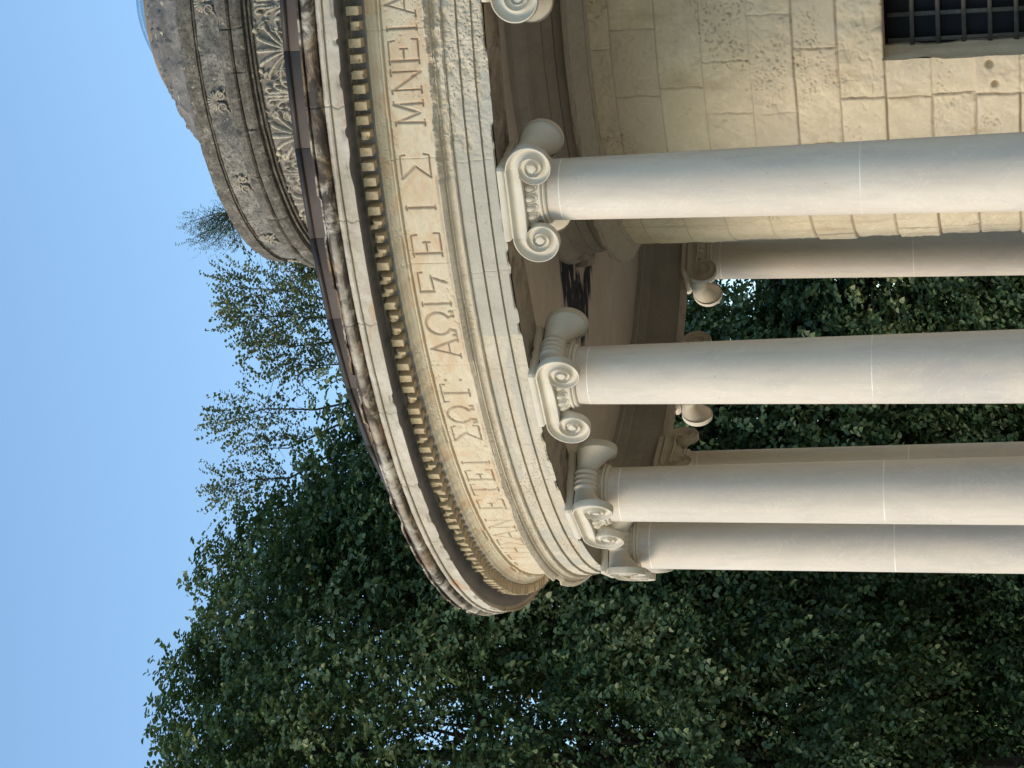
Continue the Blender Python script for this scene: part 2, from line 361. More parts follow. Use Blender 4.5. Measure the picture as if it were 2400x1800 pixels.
# soffit and inner face
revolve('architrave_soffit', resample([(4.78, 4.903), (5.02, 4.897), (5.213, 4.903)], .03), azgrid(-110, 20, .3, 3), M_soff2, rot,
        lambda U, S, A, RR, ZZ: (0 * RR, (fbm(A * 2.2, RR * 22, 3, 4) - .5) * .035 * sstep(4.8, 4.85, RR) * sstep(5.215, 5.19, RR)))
revolve('inner_architrave', [(4.78, 5.352), (4.70, 5.35), (4.70, 5.31), (4.74, 5.30), (4.75, 5.23), (4.78, 5.22), (4.775, 5.13), (4.785, 5.128), (4.785, 5.03), (4.795, 5.028), (4.795, 4.93), (4.78, 4.901)][::-1],
        np.arange(0, 360, 1.5), M_inner, rot)

# --- frieze with the cut inscription
GL = {'A': [(0, 0, .46, 1), (.46, 1, 1, 0), (.2, .36, .78, .36), (-.12, 0, .14, 0), (.86, 0, 1.12, 0)],
      'I': [(.5, 0, .5, 1), (.0, 0, 1, 0), (0, 1, 1, 1)],
      'E': [(.14, 0, .14, 1), (0, 0, .98, 0), (0, 1, .92, 1), (.14, .5, .62, .5), (.98, 0, 1.0, .2), (.92, 1, .95, .8), (.62, .38, .62, .62)],
      'N': [(.1, 0, .1, 1), (.1, 1, .92, 0), (.92, 0, .92, 1), (-.05, 0, .25, 0), (.75, 1, 1.05, 1), (-.05, 1, .1, 1)],
      'M': [(.08, 0, .12, 1), (.12, 1, .5, .15), (.5, .15, .88, 1), (.88, 1, .92, 0), (-.05, 0, .22, 0), (.78, 0, 1.05, 0), (-.02, 1, .12, 1), (.88, 1, 1.02, 1)],
      'S': [(.95, 1, .0, 1), (.0, 1, .5, .52), (.5, .52, .0, 0), (.0, 0, .95, 0), (.95, 0, 1.0, .18), (.95, 1, .98, .83)],
      'T': [(.5, 0, .5, 1), (0, 1, 1, 1), (.3, 0, .7, 0), (0, 1, .02, .84), (1, 1, .98, .84)],
      'H': [(.1, 0, .1, 1), (.9, 0, .9, 1), (.1, .5, .9, .5), (-.02, 0, .22, 0), (.78, 0, 1.02, 0), (-.02, 1, .22, 1), (.78, 1, 1.02, 1)],
      '6': [(.95, .98, .05, .98), (.05, .98, .05, .50), (.05, .50, .82, .54), (.72, .54, .45, .02), (.95, .98, .97, .84)],
      ':': [(.5, .2, .5, .22), (.5, .75, .5, .77)]}
om = []; K = 14
for i in range(K):
    a0, a1 = R(-58 + (296) * i / K), R(-58 + 296 * (i + 1) / K)
    om.append((.5 + .5 * math.cos(a0), .56 + .44 * math.sin(a0), .5 + .5 * math.cos(a1), .56 + .44 * math.sin(a1)))
om += [(.23, .18, .14, 0), (.77, .18, .86, 0), (-.03, 0, .2, 0), (.8, 0, 1.03, 0), (-.03, 0, -.03, .1), (1.03, 0, 1.03, .1)]
GL['O'] = om
TXT = [('A', -1.92, -.34), ('I', -3.21, -2.66), ('E', -5.53, -3.71), ('N', -7.6, -5.95), ('M', -10.03, -8.28), ('S', -14.13, -12.28), ('I', -16.75, -16.2),
       ('E', -20.54, -18.6), ('6', -23.67, -21.83), ('I', -25.03, -24.4), ('O', -27.59, -25.5), ('A', -29.74, -28.06), (':', -32.5, -31.9), ('T', -34.6, -32.64),
       ('O', -37.0, -35.15), ('S', -39.2, -37.4), ('I', -42.51, -41.91), ('E', -44.95, -43.25), ('T', -47.25, -45.4), ('E', -49.75, -47.95), ('N', -53.6, -51.7),
       ('A', -56.2, -54.2), ('S', -57.95, -56.3), ('H', -60.4, -58.56), ('T', -62.9, -60.92), ('S', -65.75, -63.9)]
pf = [(5.236, 5.30), (5.236, 5.598), (5.250, 5.600), (5.262, 5.606), (5.262, 5.615), (5.255, 5.618), (5.262, 5.624), (5.272, 5.64), (5.298, 5.668), (5.318, 5.680), (5.32, 5.684)]
pfr = resample(pf, .0045)
FJ = [-2.95, -12.6, -21.1, -30.6, -40.0, -49.6, -58.2, -66.9, 6.2, -76, -85, -94]
def d_frieze(U, S, A, RR, ZZ):
    rm = 5.235; cut = np.zeros_like(A); on = ZZ < 5.597; rng = random.Random(4)
    for ch, a0, a1 in TXT:
        sel = np.where((A[:, 0] > a0 - .5) & (A[:, 0] < a1 + .5))[0]
        if not len(sel): continue
        i0, i1 = sel[0], sel[-1] + 1; X = (A[i0:i1] - a0) * (PI / 180 * rm); W = (a1 - a0) * PI / 180 * rm
        if ch == 'I': X = X - W * .2; W *= .6
        Zz = (ZZ[i0:i1] - 5.362) / .203; wz = .203
        for sx0, sy0, sx1, sy1 in GL[ch]:
            thin = (abs(sy1 - sy0) < .3 and ch != 'O') or (ch == 'A' and sx0 == 0) or (ch == 'S' and sy0 < .6)
            if ch == 'N' and abs(sx1 - sx0) < .1: thin = True
            hw = .0068 if thin else .0118
            if ch == ':': hw = .011
            d, t = sdseg(X, Zz * wz, sx0 * W, sy0 * wz, sx1 * W, sy1 * wz)
            cut[i0:i1] = np.maximum(cut[i0:i1], np.clip(1.15 - d / hw, 0, 1))
    cut = np.where(on, cut, 0)
    rough = sstep(.42, .6, fbm(U * .9, U * 0 + 2, 41)) * .8 + .12
    d = (fbm(U * 12, ZZ * 26, 6, 4) - .5) * .009 * rough
    d = d - sstep(.72, .82, vn(U * 80, ZZ * 80, 9)) * .005 * sstep(.46, .56, fbm(U * 1.7, ZZ * 5, 10))
    tone = np.zeros_like(A); b = np.zeros_like(A)
    for k, j in enumerate(FJ):
        d = d - .006 * np.exp(-((A - j) / .035) ** 2); tone = np.where(A < j, ((k * 37) % 10) / 10, tone)
    d = d - cut * .015
    br = chips(U, 51, 3, .5, .62) * sstep(5.345, 5.315, ZZ) * .012
    ch2 = chips(U, 61, 4, .58, .7) * sstep(5.596, 5.60, ZZ) * sstep(5.63, 5.62, ZZ)
    return d - br - ch2 * .012, 0 * d, {'cut': cut, 'tone': tone}
revolve('frieze', pfr, AZF, M_frieze, rot, d_frieze, sharp=50)

# --- cornice
cor = empty('cornice', None, None); cor.parent = rot
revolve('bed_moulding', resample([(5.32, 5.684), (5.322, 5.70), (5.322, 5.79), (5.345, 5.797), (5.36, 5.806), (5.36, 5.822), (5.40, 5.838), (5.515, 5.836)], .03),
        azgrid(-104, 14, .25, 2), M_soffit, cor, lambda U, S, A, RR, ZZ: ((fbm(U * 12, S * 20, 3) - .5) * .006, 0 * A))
pc = [(5.50, 5.842), (5.546, 5.836), (5.550, 5.816), (5.562, 5.815), (5.560, 5.898), (5.554, 5.902), (5.554, 5.905), (5.574, 5.908), (5.579, 5.919), (5.574, 5.930), (5.562, 5.932), (5.562, 5.936), (5.556, 5.938), (5.556, 5.952), (5.540, 5.954), (5.532, 5.957)]
for i in range(1, 13):
    t = i / 12; pc.append((5.534 + .052 * math.sin(PI * t ** .85) ** .75 + .020 * t, 5.957 + .10 * t))
pc += [(5.588, 6.060), (5.590, 6.072), (5.57, 6.078), (5.35, 6.09), (4.97, 6.12)]
pcr = resample(pc, .0085)
def d_cor(U, S, A, RR, ZZ):
    d = (fbm(U * 13, ZZ * 26, 6, 4) - .5) * .010 + (fbm(U * 2.6, ZZ * 6, 16, 3) - .5) * .008 * sstep(5.95, 5.97, ZZ)
    dz = (fbm(U * 7, U * 0, 77, 4) - .5) * .006 * sstep(5.95, 6.05, ZZ)
    lowe = sstep(5.86, 5.815, ZZ); c1 = chips(U, 71, 2.6, .54, .66)
    for a, wd in ((-6.0, .55), (-3.4, .2), (-12.3, .9), (-9.6, .35), (-31, .5), (-45, .8), (-62, .6), (-52, .3)): c1 = np.maximum(c1, np.exp(-((A - a) / wd) ** 4) * (.6 + .5 * vn(U * 30, U * 0, 5)))
    dz = dz + c1 * lowe * .022 * (RR > 5.548); d = d - c1 * lowe * .012 * (RR > 5.548)
    lip = sstep(6.045, 6.062, ZZ) * (RR > 5.5); c2 = chips(U, 81, 4.2, .5, .62); d = d - c2 * lip * .016; dz = dz - c2 * lip * .012
    for j in (-7.78 - 8.17 * np.arange(-2, 12)):
        d = d - .010 * np.exp(-((A - j + .25 * (vn(ZZ * 22, ZZ * 0, 2) - .5)) / .05) ** 2) * (RR > 5.45)
    # grime blotches on the gutter moulding, plus roll shading painted along its edges
    g = sstep(5.945, 5.965, ZZ) * (.25 + .75 * np.maximum(sstep(5.99, 5.965, ZZ), sstep(6.02, 6.045, ZZ))) + .22 * fbm(U * 2.3, ZZ * 9, 12, 3)
    g = g + .5 * sstep(.5, .62, fbm(U * 1.4, U * 0, 91, 3)) * sstep(5.94, 5.96, ZZ)
    return d, dz, {'grime_shade': np.clip(g, 0, 1)}
revolve('gutter_moulding', pcr, AZF, M_cyma, cor, d_cor, sharp=45)

# dentils: the hundred nearest one by one, the rest as one band
def dentil_mesh(seed):
    rng = np.random.RandomState(seed); nx, ny, nz = 6, 7, 7; half = .0285
    g = []
    faces = []; V = []; n0 = 0
    def grid(fn, a, b):
        nonlocal n0
        P = np.array([[fn(i / (a - 1), j / (b - 1)) for j in range(b)] for i in range(a)]).reshape(-1, 3); V.append(P)
        for i in range(a - 1):
            for j in range(b - 1): faces.append((n0 + i * b + j, n0 + (i + 1) * b + j, n0 + (i + 1) * b + j + 1, n0 + i * b + j + 1))
        n0 += a * b
    o = lambda a, b: (-half + a * 2 * half, 5.418, 5.702 + b * .084)
    grid(o, 8, 9)
    grid(lambda a, b: (-half + a * 2 * half, 5.315 + b * .103, 5.702), 8, 9)
    grid(lambda a, b: (-half, 5.315 + a * .103, 5.702 + b * .084), 9, 9)
    grid(lambda a, b: (half, 5.418 - a * .103, 5.702 + b * .084), 9, 9)
    P = np.concatenate(V); k = seed * 13.3
    nn = fbm(P[:, 0] * 40 + P[:, 1] * 23 + k, P[:, 2] * 40 + P[:, 1] * 31 + k, seed, 3) - .5
    ctr = np.array([0, 5.36, 5.745]); D = P - ctr; corner = sstep(.045, .075, np.hypot(D[:, 2] * 1.3, (D[:, 1]) * .9)) * (P[:, 1] > 5.35)
    cut = sstep(.5, .75, vn(P[:, 0] * 25 + k, P[:, 2] * 25, seed + 3)) * corner * (seed % 3 != 0)
    P = P + D / np.linalg.norm(D, axis=1)[:, None] * (nn * .010 - cut * .030)[:, None] * (P[:, 1:2] > 5.33)
    P[:, 1] = -P[:, 1]
    return P, np.array(faces)[:, ::-1]
dms = []
for sdd in range(9):
    P, Fc = dentil_mesh(sdd); dms.append(mesh_np('dentil', P, Fc, M_dent, link=False, sharp=40))
PD = 1.109; rest = MB(); rng = random.Random(5)
for k in range(int(360 / PD)):
    a = -1.42 + PD * (8 - k)
    if k < 100:
        o = bpy.data.objects.new('dentil', dms[rng.randrange(9)]); C.objects.link(o); o.parent = cor; o.rotation_euler[2] = R(a + rng.uniform(-.05, .05))
    elif k < 324:
        P, Fc = dentil_mesh(k % 9); c_, s_ = math.cos(R(a)), math.sin(R(a)); rest.add(np.stack([P[:, 0] * c_ - P[:, 1] * s_, P[:, 0] * s_ + P[:, 1] * c_, P[:, 2]], 1), Fc)
tag(rest.build('dentil_band', M_dent, cor, smooth=False), kind='stuff')

# --- flashing panels on the roof edge
for k in range(46):
    a0 = -4.49 - 7.75 * (k - 3)
    if k > 20: break
    a1 = a0 - 7.75; mb = MB()
    for (r0, r1, z0, z1) in ((4.985, 5.0, 6.05, 6.335), ):
        pts = [(math.sin(R(a)) * r, -math.cos(R(a)) * r) for a, r in ((a0, r1), (a1 + .04, r1), (a1 + .04, r0), (a0, r0))]
        v = [(x, y, z) for z in (z0, z1) for x, y in pts]; mb.add(v, [(0, 1, 5, 4), (1, 2, 6, 5), (2, 3, 7, 6), (3, 0, 4, 7), (4, 5, 6, 7)])
    p = mb.build('flashing_panel', M_flash, rot, smooth=False)
    mb = MB(); pts = [(math.sin(R(a)) * r, -math.cos(R(a)) * r) for a, r in ((a0, 5.016), (a1 - .12, 5.012), (a1 - .12, 4.96), (a0, 4.96))]
    v = [(x, y, z) for z in (6.332, 6.368) for x, y in pts]; mb.add(v, [(0, 1, 5, 4), (1, 2, 6, 5), (2, 3, 7, 6), (3, 0, 4, 7), (4, 5, 6, 7), (3, 2, 1, 0)])
    mb.build('rim', M_flash2, p, smooth=False)
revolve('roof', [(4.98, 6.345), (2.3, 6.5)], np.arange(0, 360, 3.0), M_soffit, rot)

# --- drum with carved anthemion band
def band_field(u, z):
    """relief height 0..1 of one 18-degree bay; u in metres -.374...374, z in metres"""
    h = np.zeros_like(u)
    def stroke(pts, w0, w1, hh=1.0):
        nonlocal h
        n = len(pts) - 1
        for i in range(n):
            d, t = sdseg(u, z, *pts[i], *pts[i + 1]); ww = w0 + (w1 - w0) * (i + t) / n
            h = np.maximum(h, hh * np.sqrt(np.clip(1 - (d / ww) ** 2, 0, 1)))
    b = (0, 7.13)                                      # palmette
    for k in range(-5, 6):
        th = k * 18.5; L = .285 * (1 - .0085 * k * k); pts = []
        for i in range(7):
            t = i / 6; a = R(th * (.62 + .5 * t)); rr = L * t; pts.append((b[0] + math.sin(a) * rr, b[1] + math.cos(a) * rr))
        a = R(th * 1.12 + (26 if k > 0 else -26 if k < 0 else 0)); x, y = pts[-1]
        if k: pts.append((x + math.sin(a) * .018, y + math.cos(a) * .012))
        stroke(pts, .0055, .0185)
    for s in (-1, 1):                                  # lotus half at each side of the bay
        cx = s * .374
        stroke([(cx, 7.13), (cx, 7.30), (cx, 7.405)], .010, .018); stroke([(cx, 7.30), (cx, 7.425)], .02, .004)
        for q, (dx, zz) in enumerate(((.055, 7.385), (.085, 7.31), (.10, 7.235))):
            pts = [(cx - s * .012, 7.13 + q * .0), (cx - s * .030, zz - .10), (cx - s * (dx - .025), zz - .01), (cx - s * dx, zz + .012), (cx - s * (dx + .022), zz - .002), (cx - s * (dx + .018), zz - .022)]
            stroke(pts, .011, .017)
        for (sx, sz, r0, dr) in ((.185, 7.255, .042, 1), (.205, 7.36, .032, -1), (.165, 7.42, .018, 1)):   # scrolls
            pts = []
            for i in range(22):
                t = i / 21; a = dr * s * t * 3.6 * PI; rr = r0 * (1 - .82 * t); pts.append((s * sx + math.cos(a) * rr, sz + math.sin(a) * rr))
            stroke(pts, .009, .006, .9)
        stroke([(s * .225, 7.27), (s * .245, 7.31), (s * .235, 7.35)], .006, .006, .8); stroke([(s * .15, 7.22), (s * .13, 7.16), (s * .09, 7.11)], .007, .005, .8)
        stroke([(s * .19, 7.39), (s * .17, 7.43)], .006, .006, .7); stroke([(s * .23, 7.42), (s * .25, 7.44)], .010, .006, .7)
    return h
pd_ = resample([(2.38, 6.45), (2.38, 6.98), (2.38, 7.44)], .0055)
pd_ = np.concatenate([[[2.38, 6.45]], pd_[pd_[:, 1] > 6.97]])
AZD = azgrid(-104, 14, .14, 3)
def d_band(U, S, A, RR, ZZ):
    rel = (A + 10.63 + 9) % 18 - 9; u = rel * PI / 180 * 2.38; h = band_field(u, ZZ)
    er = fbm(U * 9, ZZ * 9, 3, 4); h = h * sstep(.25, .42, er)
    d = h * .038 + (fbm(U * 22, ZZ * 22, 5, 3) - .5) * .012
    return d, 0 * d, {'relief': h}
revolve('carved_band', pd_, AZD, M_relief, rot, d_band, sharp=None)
def d_ledge(U, S, A, RR, ZZ):
    d = (fbm(U * 10, S * 10, 3, 4) - .5) * .016 + (fbm(U * 3, S * 4, 31, 2) - .5) * .01
    for j in (-5.7, -13.9, -25.6, -36.5, -49, -61, -73, -84): d = d - .02 * np.exp(-((A - j + .5 * (vn(ZZ * 9, ZZ * 0, 2) - .5)) / .10) ** 2) * (RR > 2.43)
    for j, wdt in ((-4.9, 1.0), (-37, .7), (-26, .5)): d = d - .03 * np.exp(-((A - j) / wdt) ** 4) * sstep(7.62, 7.68, ZZ) * (RR > 2.43) * (A > -200)
    return d, 0 * d
revolve('ledge', resample([(2.382, 7.44), (2.405, 7.442), (2.412, 7.450), (2.405, 7.458), (2.39, 7.462), (2.39, 7.470), (2.425, 7.473), (2.43, 7.485), (2.425, 7.492), (2.415, 7.497), (2.465, 7.503), (2.485, 7.53), (2.492, 7.588), (2.470, 7.592), (2.455, 7.596), (2.455, 7.602), (2.475, 7.605), (2.49, 7.62), (2.488, 7.675), (2.465, 7.705), (2.41, 7.715)], .011),
        azgrid(-104, 14, .22, 3), M_dark, rot, d_ledge)
revolve('upper_band', resample([(2.412, 7.70), (2.40, 7.915)], .014), azgrid(-104, 14, .3, 3), M_band, rot, lambda U, S, A, RR, ZZ: ((fbm(U * 14, S * 14, 3, 4) - .5) * .014, 0 * A))
revolve('ring', resample([(2.40, 7.912), (2.412, 7.918), (2.404, 7.926), (2.402, 7.932), (2.42, 7.938), (2.418, 8.03), (2.405, 8.06), (2.36, 8.082), (2.24, 8.10), (2.0, 8.115), (1.88, 8.12)], .014),
        azgrid(-120, 20, .3, 3), M_dark, rot, lambda U, S, A, RR, ZZ: ((fbm(U * 12, S * 12, 3, 4) - .5) * .02, (fbm(U * 9, S * 9, 5, 3) - .5) * .015 * sstep(8.0, 8.05, ZZ)))
# antefixes on the upper band
mb = MB()
for s in (-1, 1):
    pts = [(s * (.052 + math.cos(t * 3.3 * PI) * .042 * (1 - .8 * t)), -.012 - .010 * (1 - t), .055 + math.sin(t * 3.3 * PI) * .042 * (1 - .8 * t)) for t in np.linspace(0, 1, 24)]
    mb.tube(pts, np.linspace(.013, .007, 24), 6)
    mb.tube([(s * .01, -.01, .10), (s * .03, -.016, .075), (s * .085, -.010, .02), (s * .12, -.004, .005)], [.006, .010, .009, .004], 6)
for k in range(-4, 5):
    a = R(k * 19); mb.tube([(0, -.008, .10), (math.sin(a) * .05, -.014, .10 + math.cos(a) * .045), (math.sin(a) * .085, -.010, .10 + math.cos(a) * .08)], [.004, .009, .010], 6)
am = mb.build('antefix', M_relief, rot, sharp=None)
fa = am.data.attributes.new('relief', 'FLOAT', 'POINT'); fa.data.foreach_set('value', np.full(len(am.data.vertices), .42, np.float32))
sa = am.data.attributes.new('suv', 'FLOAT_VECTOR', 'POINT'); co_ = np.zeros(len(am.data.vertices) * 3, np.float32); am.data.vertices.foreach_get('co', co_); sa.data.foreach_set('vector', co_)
for i, a in enumerate((-.7, -20, -39.5, -59.5, -79, -98, 18)):
    o = am if i == 0 else am.copy()
    if i: C.objects.link(o); o.parent = rot
    o.location = (math.sin(R(a)) * 2.405, -math.cos(R(a)) * 2.405, 7.725); o.rotation_euler[2] = R(a)
# dome
th = np.radians(np.linspace(37.5, 68.4, 90)); pdm = np.stack([2.4 * np.cos(th), 6.65 + 2.4 * np.sin(th)], 1)
def d_dome(U, S, A, RR, ZZ):
    X = RR * np.sin(np.radians(A)); Y = RR * np.cos(np.radians(A))
    d = (fbm(X * 7, Y * 7 + ZZ * 5, 3, 5) - .5) * .05 + sstep(.62, .8, vn(X * 20, Y * 20 + ZZ * 11, 8)) * .016
    return d * .6, d * .8
revolve('dome', pdm, azgrid(-120, 20, .5, 2), M_dome, rot, d_dome)
revolve('oculus_rim', [(.93, 8.84), (.93, 8.90), (.86, 8.92), (.80, 8.90), (.80, 8.80)], np.arange(0, 360, 4.0), m_plain('rim stone', (.24, .18, .13), .9), rot)
thg = np.radians(np.linspace(33, 90, 24)); pg = [(1.06 * math.cos(t), 8.19 + 1.06 * math.sin(t)) for t in thg]; pg2 = [(1.05 * math.cos(t), 8.19 + 1.05 * math.sin(t)) for t in thg[::-1]]
revolve('skylight', [(max(r, 1e-4), z) for r, z in pg + pg2], np.arange(0, 360, 4.0), M_glass, rot, sharp=None)
for sx in (-1, 1):
    mb = MB(); mb.tube([(sx * .55, -.62, 8.86), (sx * .56, -.63, 8.93)], .018, 8); mb.build('skylight_bolt', M_iron, rot)

# --- cella wall
RCW = 2.36
ZC = [.45, .79, 1.11, 1.436, 1.770, 2.10, 2.450, 2.803, 3.141, 3.484, 3.853, 4.202, 4.56, 4.73]
rngc = random.Random(11); JT = []
pre = {6: [-26.3, 13, -47, -62, -84], 5: [-26.8, -38, -54, -70], 4: [-26.4, -41, -58], 3: [-26.8, -37, -51], 2: [-27, -44], 7: [-15.9, 12, -37, -60], 8: [-29, -9, 6, -52], 9: [-17.6, -28.5, 2, -48, -75], 10: [-22.5, -3, -45], 11: [-10.5, -24, -40, 6], 12: [-14, -33]}
for k in range(len(ZC) - 1):
    J = sorted(pre.get(k, [])); a = (J[0] if J else 20)
    while a > -340: a -= rngc.uniform(12, 24); J = [a] + J
    JT.append(J)
WZ, WA0, WA1 = 2.450, -18.9, 13.0
def d_cella(U, S, A, RR, ZZ):
    d = np.zeros_like(A); tone = np.zeros_like(A); jn = np.zeros_like(A); rg = np.zeros_like(A) + .2
    for k in range(len(ZC) - 1):
        z0, z1 = ZC[k], ZC[k + 1]; inn = (ZZ >= z0) & (ZZ < z1); low = sstep(3.3, 2.9, np.array((z0 + z1) / 2))
        edges = JT[k]; Aw = np.where(A > 20, A - 360, A)
        idx = np.searchsorted(np.array(edges), Aw)
        h = _h(idx, np.full_like(idx, k), 3); h2 = _h(idx, np.full_like(idx, k), 9)
        d = np.where(inn, (h - .5) * (.008 + .030 * low), d); tone = np.where(inn, sstep(.35, 1, h2) * (1 - .7 * low), tone); rg = np.where(inn, .25 + .9 * _h(idx, np.full_like(idx, k), 5), rg)
        for e in edges:
            g = np.exp(-(((Aw - e) * .0412 + (fbm(ZZ * 16, ZZ * 0 + e, 3, 3) - .5) * .02) / (.0045 + .004 * low)) ** 2) * inn; jn = np.maximum(jn, g * (.55 + .45 * low))
        for z in (z0, z1):
            g = np.exp(-((ZZ - z + (fbm(U * 5, U * 0 + z, 5, 3) - .5) * .012) / (.0045 + .004 * low)) ** 2); jn = np.maximum(jn, g * np.where(np.abs(ZZ - z) < .03, .5 + .5 * low, 0) * (1 - (z < 2.4) * (z > 1.0) * (A > -26.7) * (A < -10)))
    d = d + (fbm(U * 9, ZZ * 9, 6, 5) - .5) * .040 * rg + (fbm(U * 40, ZZ * 40, 16, 2) - .5) * .008 * rg
    pits = sstep(.74, .84, vn(U * 70, ZZ * 85, 9)) * sstep(.47, .66, fbm(U * 2.2, ZZ * 3, 10))
    d = d - pits * .014 - jn * .020 - np.exp(-((fbm(U * 2.3, ZZ * 2.3, 19) - .5) / .006) ** 2) * .010 * sstep(.55, .62, vn(U * 2.7, ZZ * 2.7, 4)) * sstep(3.0, 2.7, ZZ)
    for (aa, zz, rr) in ((-20.6, 1.66, .03), (-24.6, 1.62, .028)):
        q = np.exp(-((((A - aa) * .0412) ** 2 + (ZZ - zz) ** 2) / rr ** 2) ** 2); d = d - q * .06
    return d, 0 * d, {'tone': tone, 'joint': np.clip(jn + pits * .45, 0, 1)}
pw = resample([(RCW, .45), (RCW, 4.73)], .0085)
AZC = azgrid(-104, 20, .19, 1.5)
revolve('cella_wall', pw, AZC, M_cella, rot, d_cella, sharp=None, mask=lambda A, ZZ: (ZZ < WZ) & (ZZ > 1.0) & (A > WA0) & (A < WA1))
# window reveal
mb = MB()
def patch(fn, a, b):
    P = np.array([[fn(i / (a - 1), j / (b - 1)) for j in range(b)] for i in range(a)]).reshape(-1, 3)
    q = [(i * b + j, (i + 1) * b + j, (i + 1) * b + j + 1, i * b + j + 1) for i in range(a - 1) for j in range(b - 1)]; mb.add(P, q)
xL, yL = math.sin(R(WA0)) * RCW, -math.cos(R(WA0)) * RCW; xR, yR = math.sin(R(WA1)) * RCW, -math.cos(R(WA1)) * RCW
patch(lambda a, b: (xL + .118 * a + (vn(a * 4, b * 9, 1) - .5) * .03, yL + .30 * a - .012 + .04 * (vn(1 + a * 3, b * 7, 4) - .5) * (1 - a) * 0, 1.0 + 1.47 * b), 14, 90)
patch(lambda a, b: (xR - .118 * a, yR + .30 * a - .012, 1.0 + 1.47 * b), 4, 30)
patch(lambda a, b: (math.sin(R(WA0 + (WA1 - WA0) * b)) * (RCW + .0 - .32 * a), -math.cos(R(WA0 + (WA1 - WA0) * b)) * (RCW + .0 - .32 * a), WZ + .004), 4, 20)
o = mb.build('window_reveal', M_cella, rot)
n_ = len(o.data.vertices); co_ = np.zeros(n_ * 3, np.float32); o.data.vertices.foreach_get('co', co_); co_ = co_.reshape(-1, 3)
sa = o.data.attributes.new('suv', 'FLOAT_VECTOR', 'POINT'); sa.data.foreach_set('vector', np.stack([co_[:, 0] + co_[:, 1] * 1.0, co_[:, 2], co_[:, 1]], 1).ravel())
ta_ = o.data.attributes.new('tone', 'FLOAT', 'POINT'); ta_.data.foreach_set('value', np.full(n_, .2, np.float32))
win = empty('window', None, None); win.parent = rot
mb = MB(); YG = -1.99
for i in range(7):
    x = -.625 + .1965 * i; mb.box(x - .017, x + .017, YG, YG + .012, 1.0, 2.43)
mb.build('upright_bars', M_iron, win, smooth=False); mb = MB()
for i in range(8):
    z = 2.244 - .197 * i; mb.box(-.66, .56, YG - .013, YG - .001, z - .017, z + .017)
mb.build('cross_bars', M_iron, win, smooth=False)
mb = MB(); mb.box(-2.0, 2.0, -1.0, 1.9, .5, 4.6); mb.box(-.8, .8, -1.93, -1.915, .5, 2.6); mb.build('shade_backing', M_inside, win, smooth=False)  # near-black boxes behind the bars, painted darkness for the unlit room
# cella crown moulding and frieze under the ceiling
pm_ = [(2.36, 4.72), (2.372, 4.732), (2.382, 4.740), (2.380, 4.750), (2.392, 4.756), (2.40, 4.762), (2.41, 4.775), (2.435, 4.805), (2.475, 4.835), (2.50, 4.842), (2.515, 4.855), (2.515, 4.866), (2.53, 4.870), (2.53, 4.895), (2.44, 4.905)]
revolve('cella_moulding', resample(pm_, .009), azgrid(-104, 20, .25, 3), M_inner, rot,
        lambda U, S, A, RR, ZZ: ((fbm(U * 10, S * 12, 6, 4) - .5) * (.008 + .04 * sstep(-15, -20, A)) - chips(U, 9, 4, .5, .65) * .03 * sstep(4.86, 4.89, ZZ), 0 * A))
pm2 = [(2.41, 4.90), (2.41, 4.99), (2.405, 4.993), (2.42, 4.997), (2.42, 5.08), (2.415, 5.083), (2.43, 5.087), (2.43, 5.20), (2.45, 5.205), (2.455, 5.23), (2.50, 5.27), (2.52, 5.30), (2.52, 5.352)]
revolve('cella_frieze', resample(pm2, .012), azgrid(-104, 20, .35, 3), M_inner, rot,
        lambda U, S, A, RR, ZZ: ((fbm(U * 7, ZZ * 12, 6, 4) - .5) * .02, 0 * A))
# ceiling with radial seams and the black damp stain
def ceil_disp(U, S, A, RR, ZZ):
    X = RR * np.sin(np.radians(A)); Y = -RR * np.cos(np.radians(A)); dz = np.zeros_like(A)
    for y0 in (-.93, .98): dz = dz - .018 * np.exp(-(((Y - y0) / .03) ** 2) ** 2) * (X < 0)
    for y0 in (-.99, 1.05): dz = dz - .010 * np.exp(-(((Y - y0) / .014) ** 2) ** 2) * (X < 0)
    n = fbm(X * 1.6, Y * 9, 3, 5); n2 = fbm(X * 5, Y * 14, 7, 4)
    reach = 3.42 - .75 * np.abs(Y - .15) + .35 * (n2 - .5)
    core = sstep(-.80, -.74, Y + .08 * (n2 - .5)) * sstep(.86, .80, Y + .05 * (n2 - .5))
    inner = np.maximum(sstep(0, .10, RR - (2.74 - .75 * np.abs(Y - .25) + .35 * (n - .5))), 0)
    b = core * sstep(.1, -.3, RR + .55 * (n - .5) - reach) * np.clip(inner, 0, 1) * sstep(.34, .50, n2 + .10) * (X < 0)
    dz = dz - b * (n2 - .4) * .02
    return 0 * dz, dz, {'black': b}
revolve('ceiling', resample([(2.40, 5.352), (4.80, 5.352)], .02), azgrid(-135, -40, .35, 3), M_plaster, rot, ceil_disp, sharp=None)
# broken bracket stones by the stain
mb = MB(); rg = np.random.RandomState(3)
for (px, py, pz, sx, sy, sz) in ((-2.48, .05, 5.27, .16, .34, .11), (-2.40, -.32, 5.25, .12, .22, .13), (-2.55, .38, 5.30, .13, .20, .08)):
    v = np.array([(x, y, z) for x in (-1, 1) for y in (-1, 1) for z in (-1, 1)], float) * (1 + rg.uniform(-.35, .2, (8, 3))) * (sx / 2, sy / 2, sz / 2) + (px, py, pz)
    mb.add(v, [(0, 1, 3, 2), (4, 6, 7, 5), (0, 4, 5, 1), (2, 3, 7, 6), (0, 2, 6, 4), (1, 5, 7, 3)])
o = mb.build('bracket_stones', M_inner, rot, smooth=False)

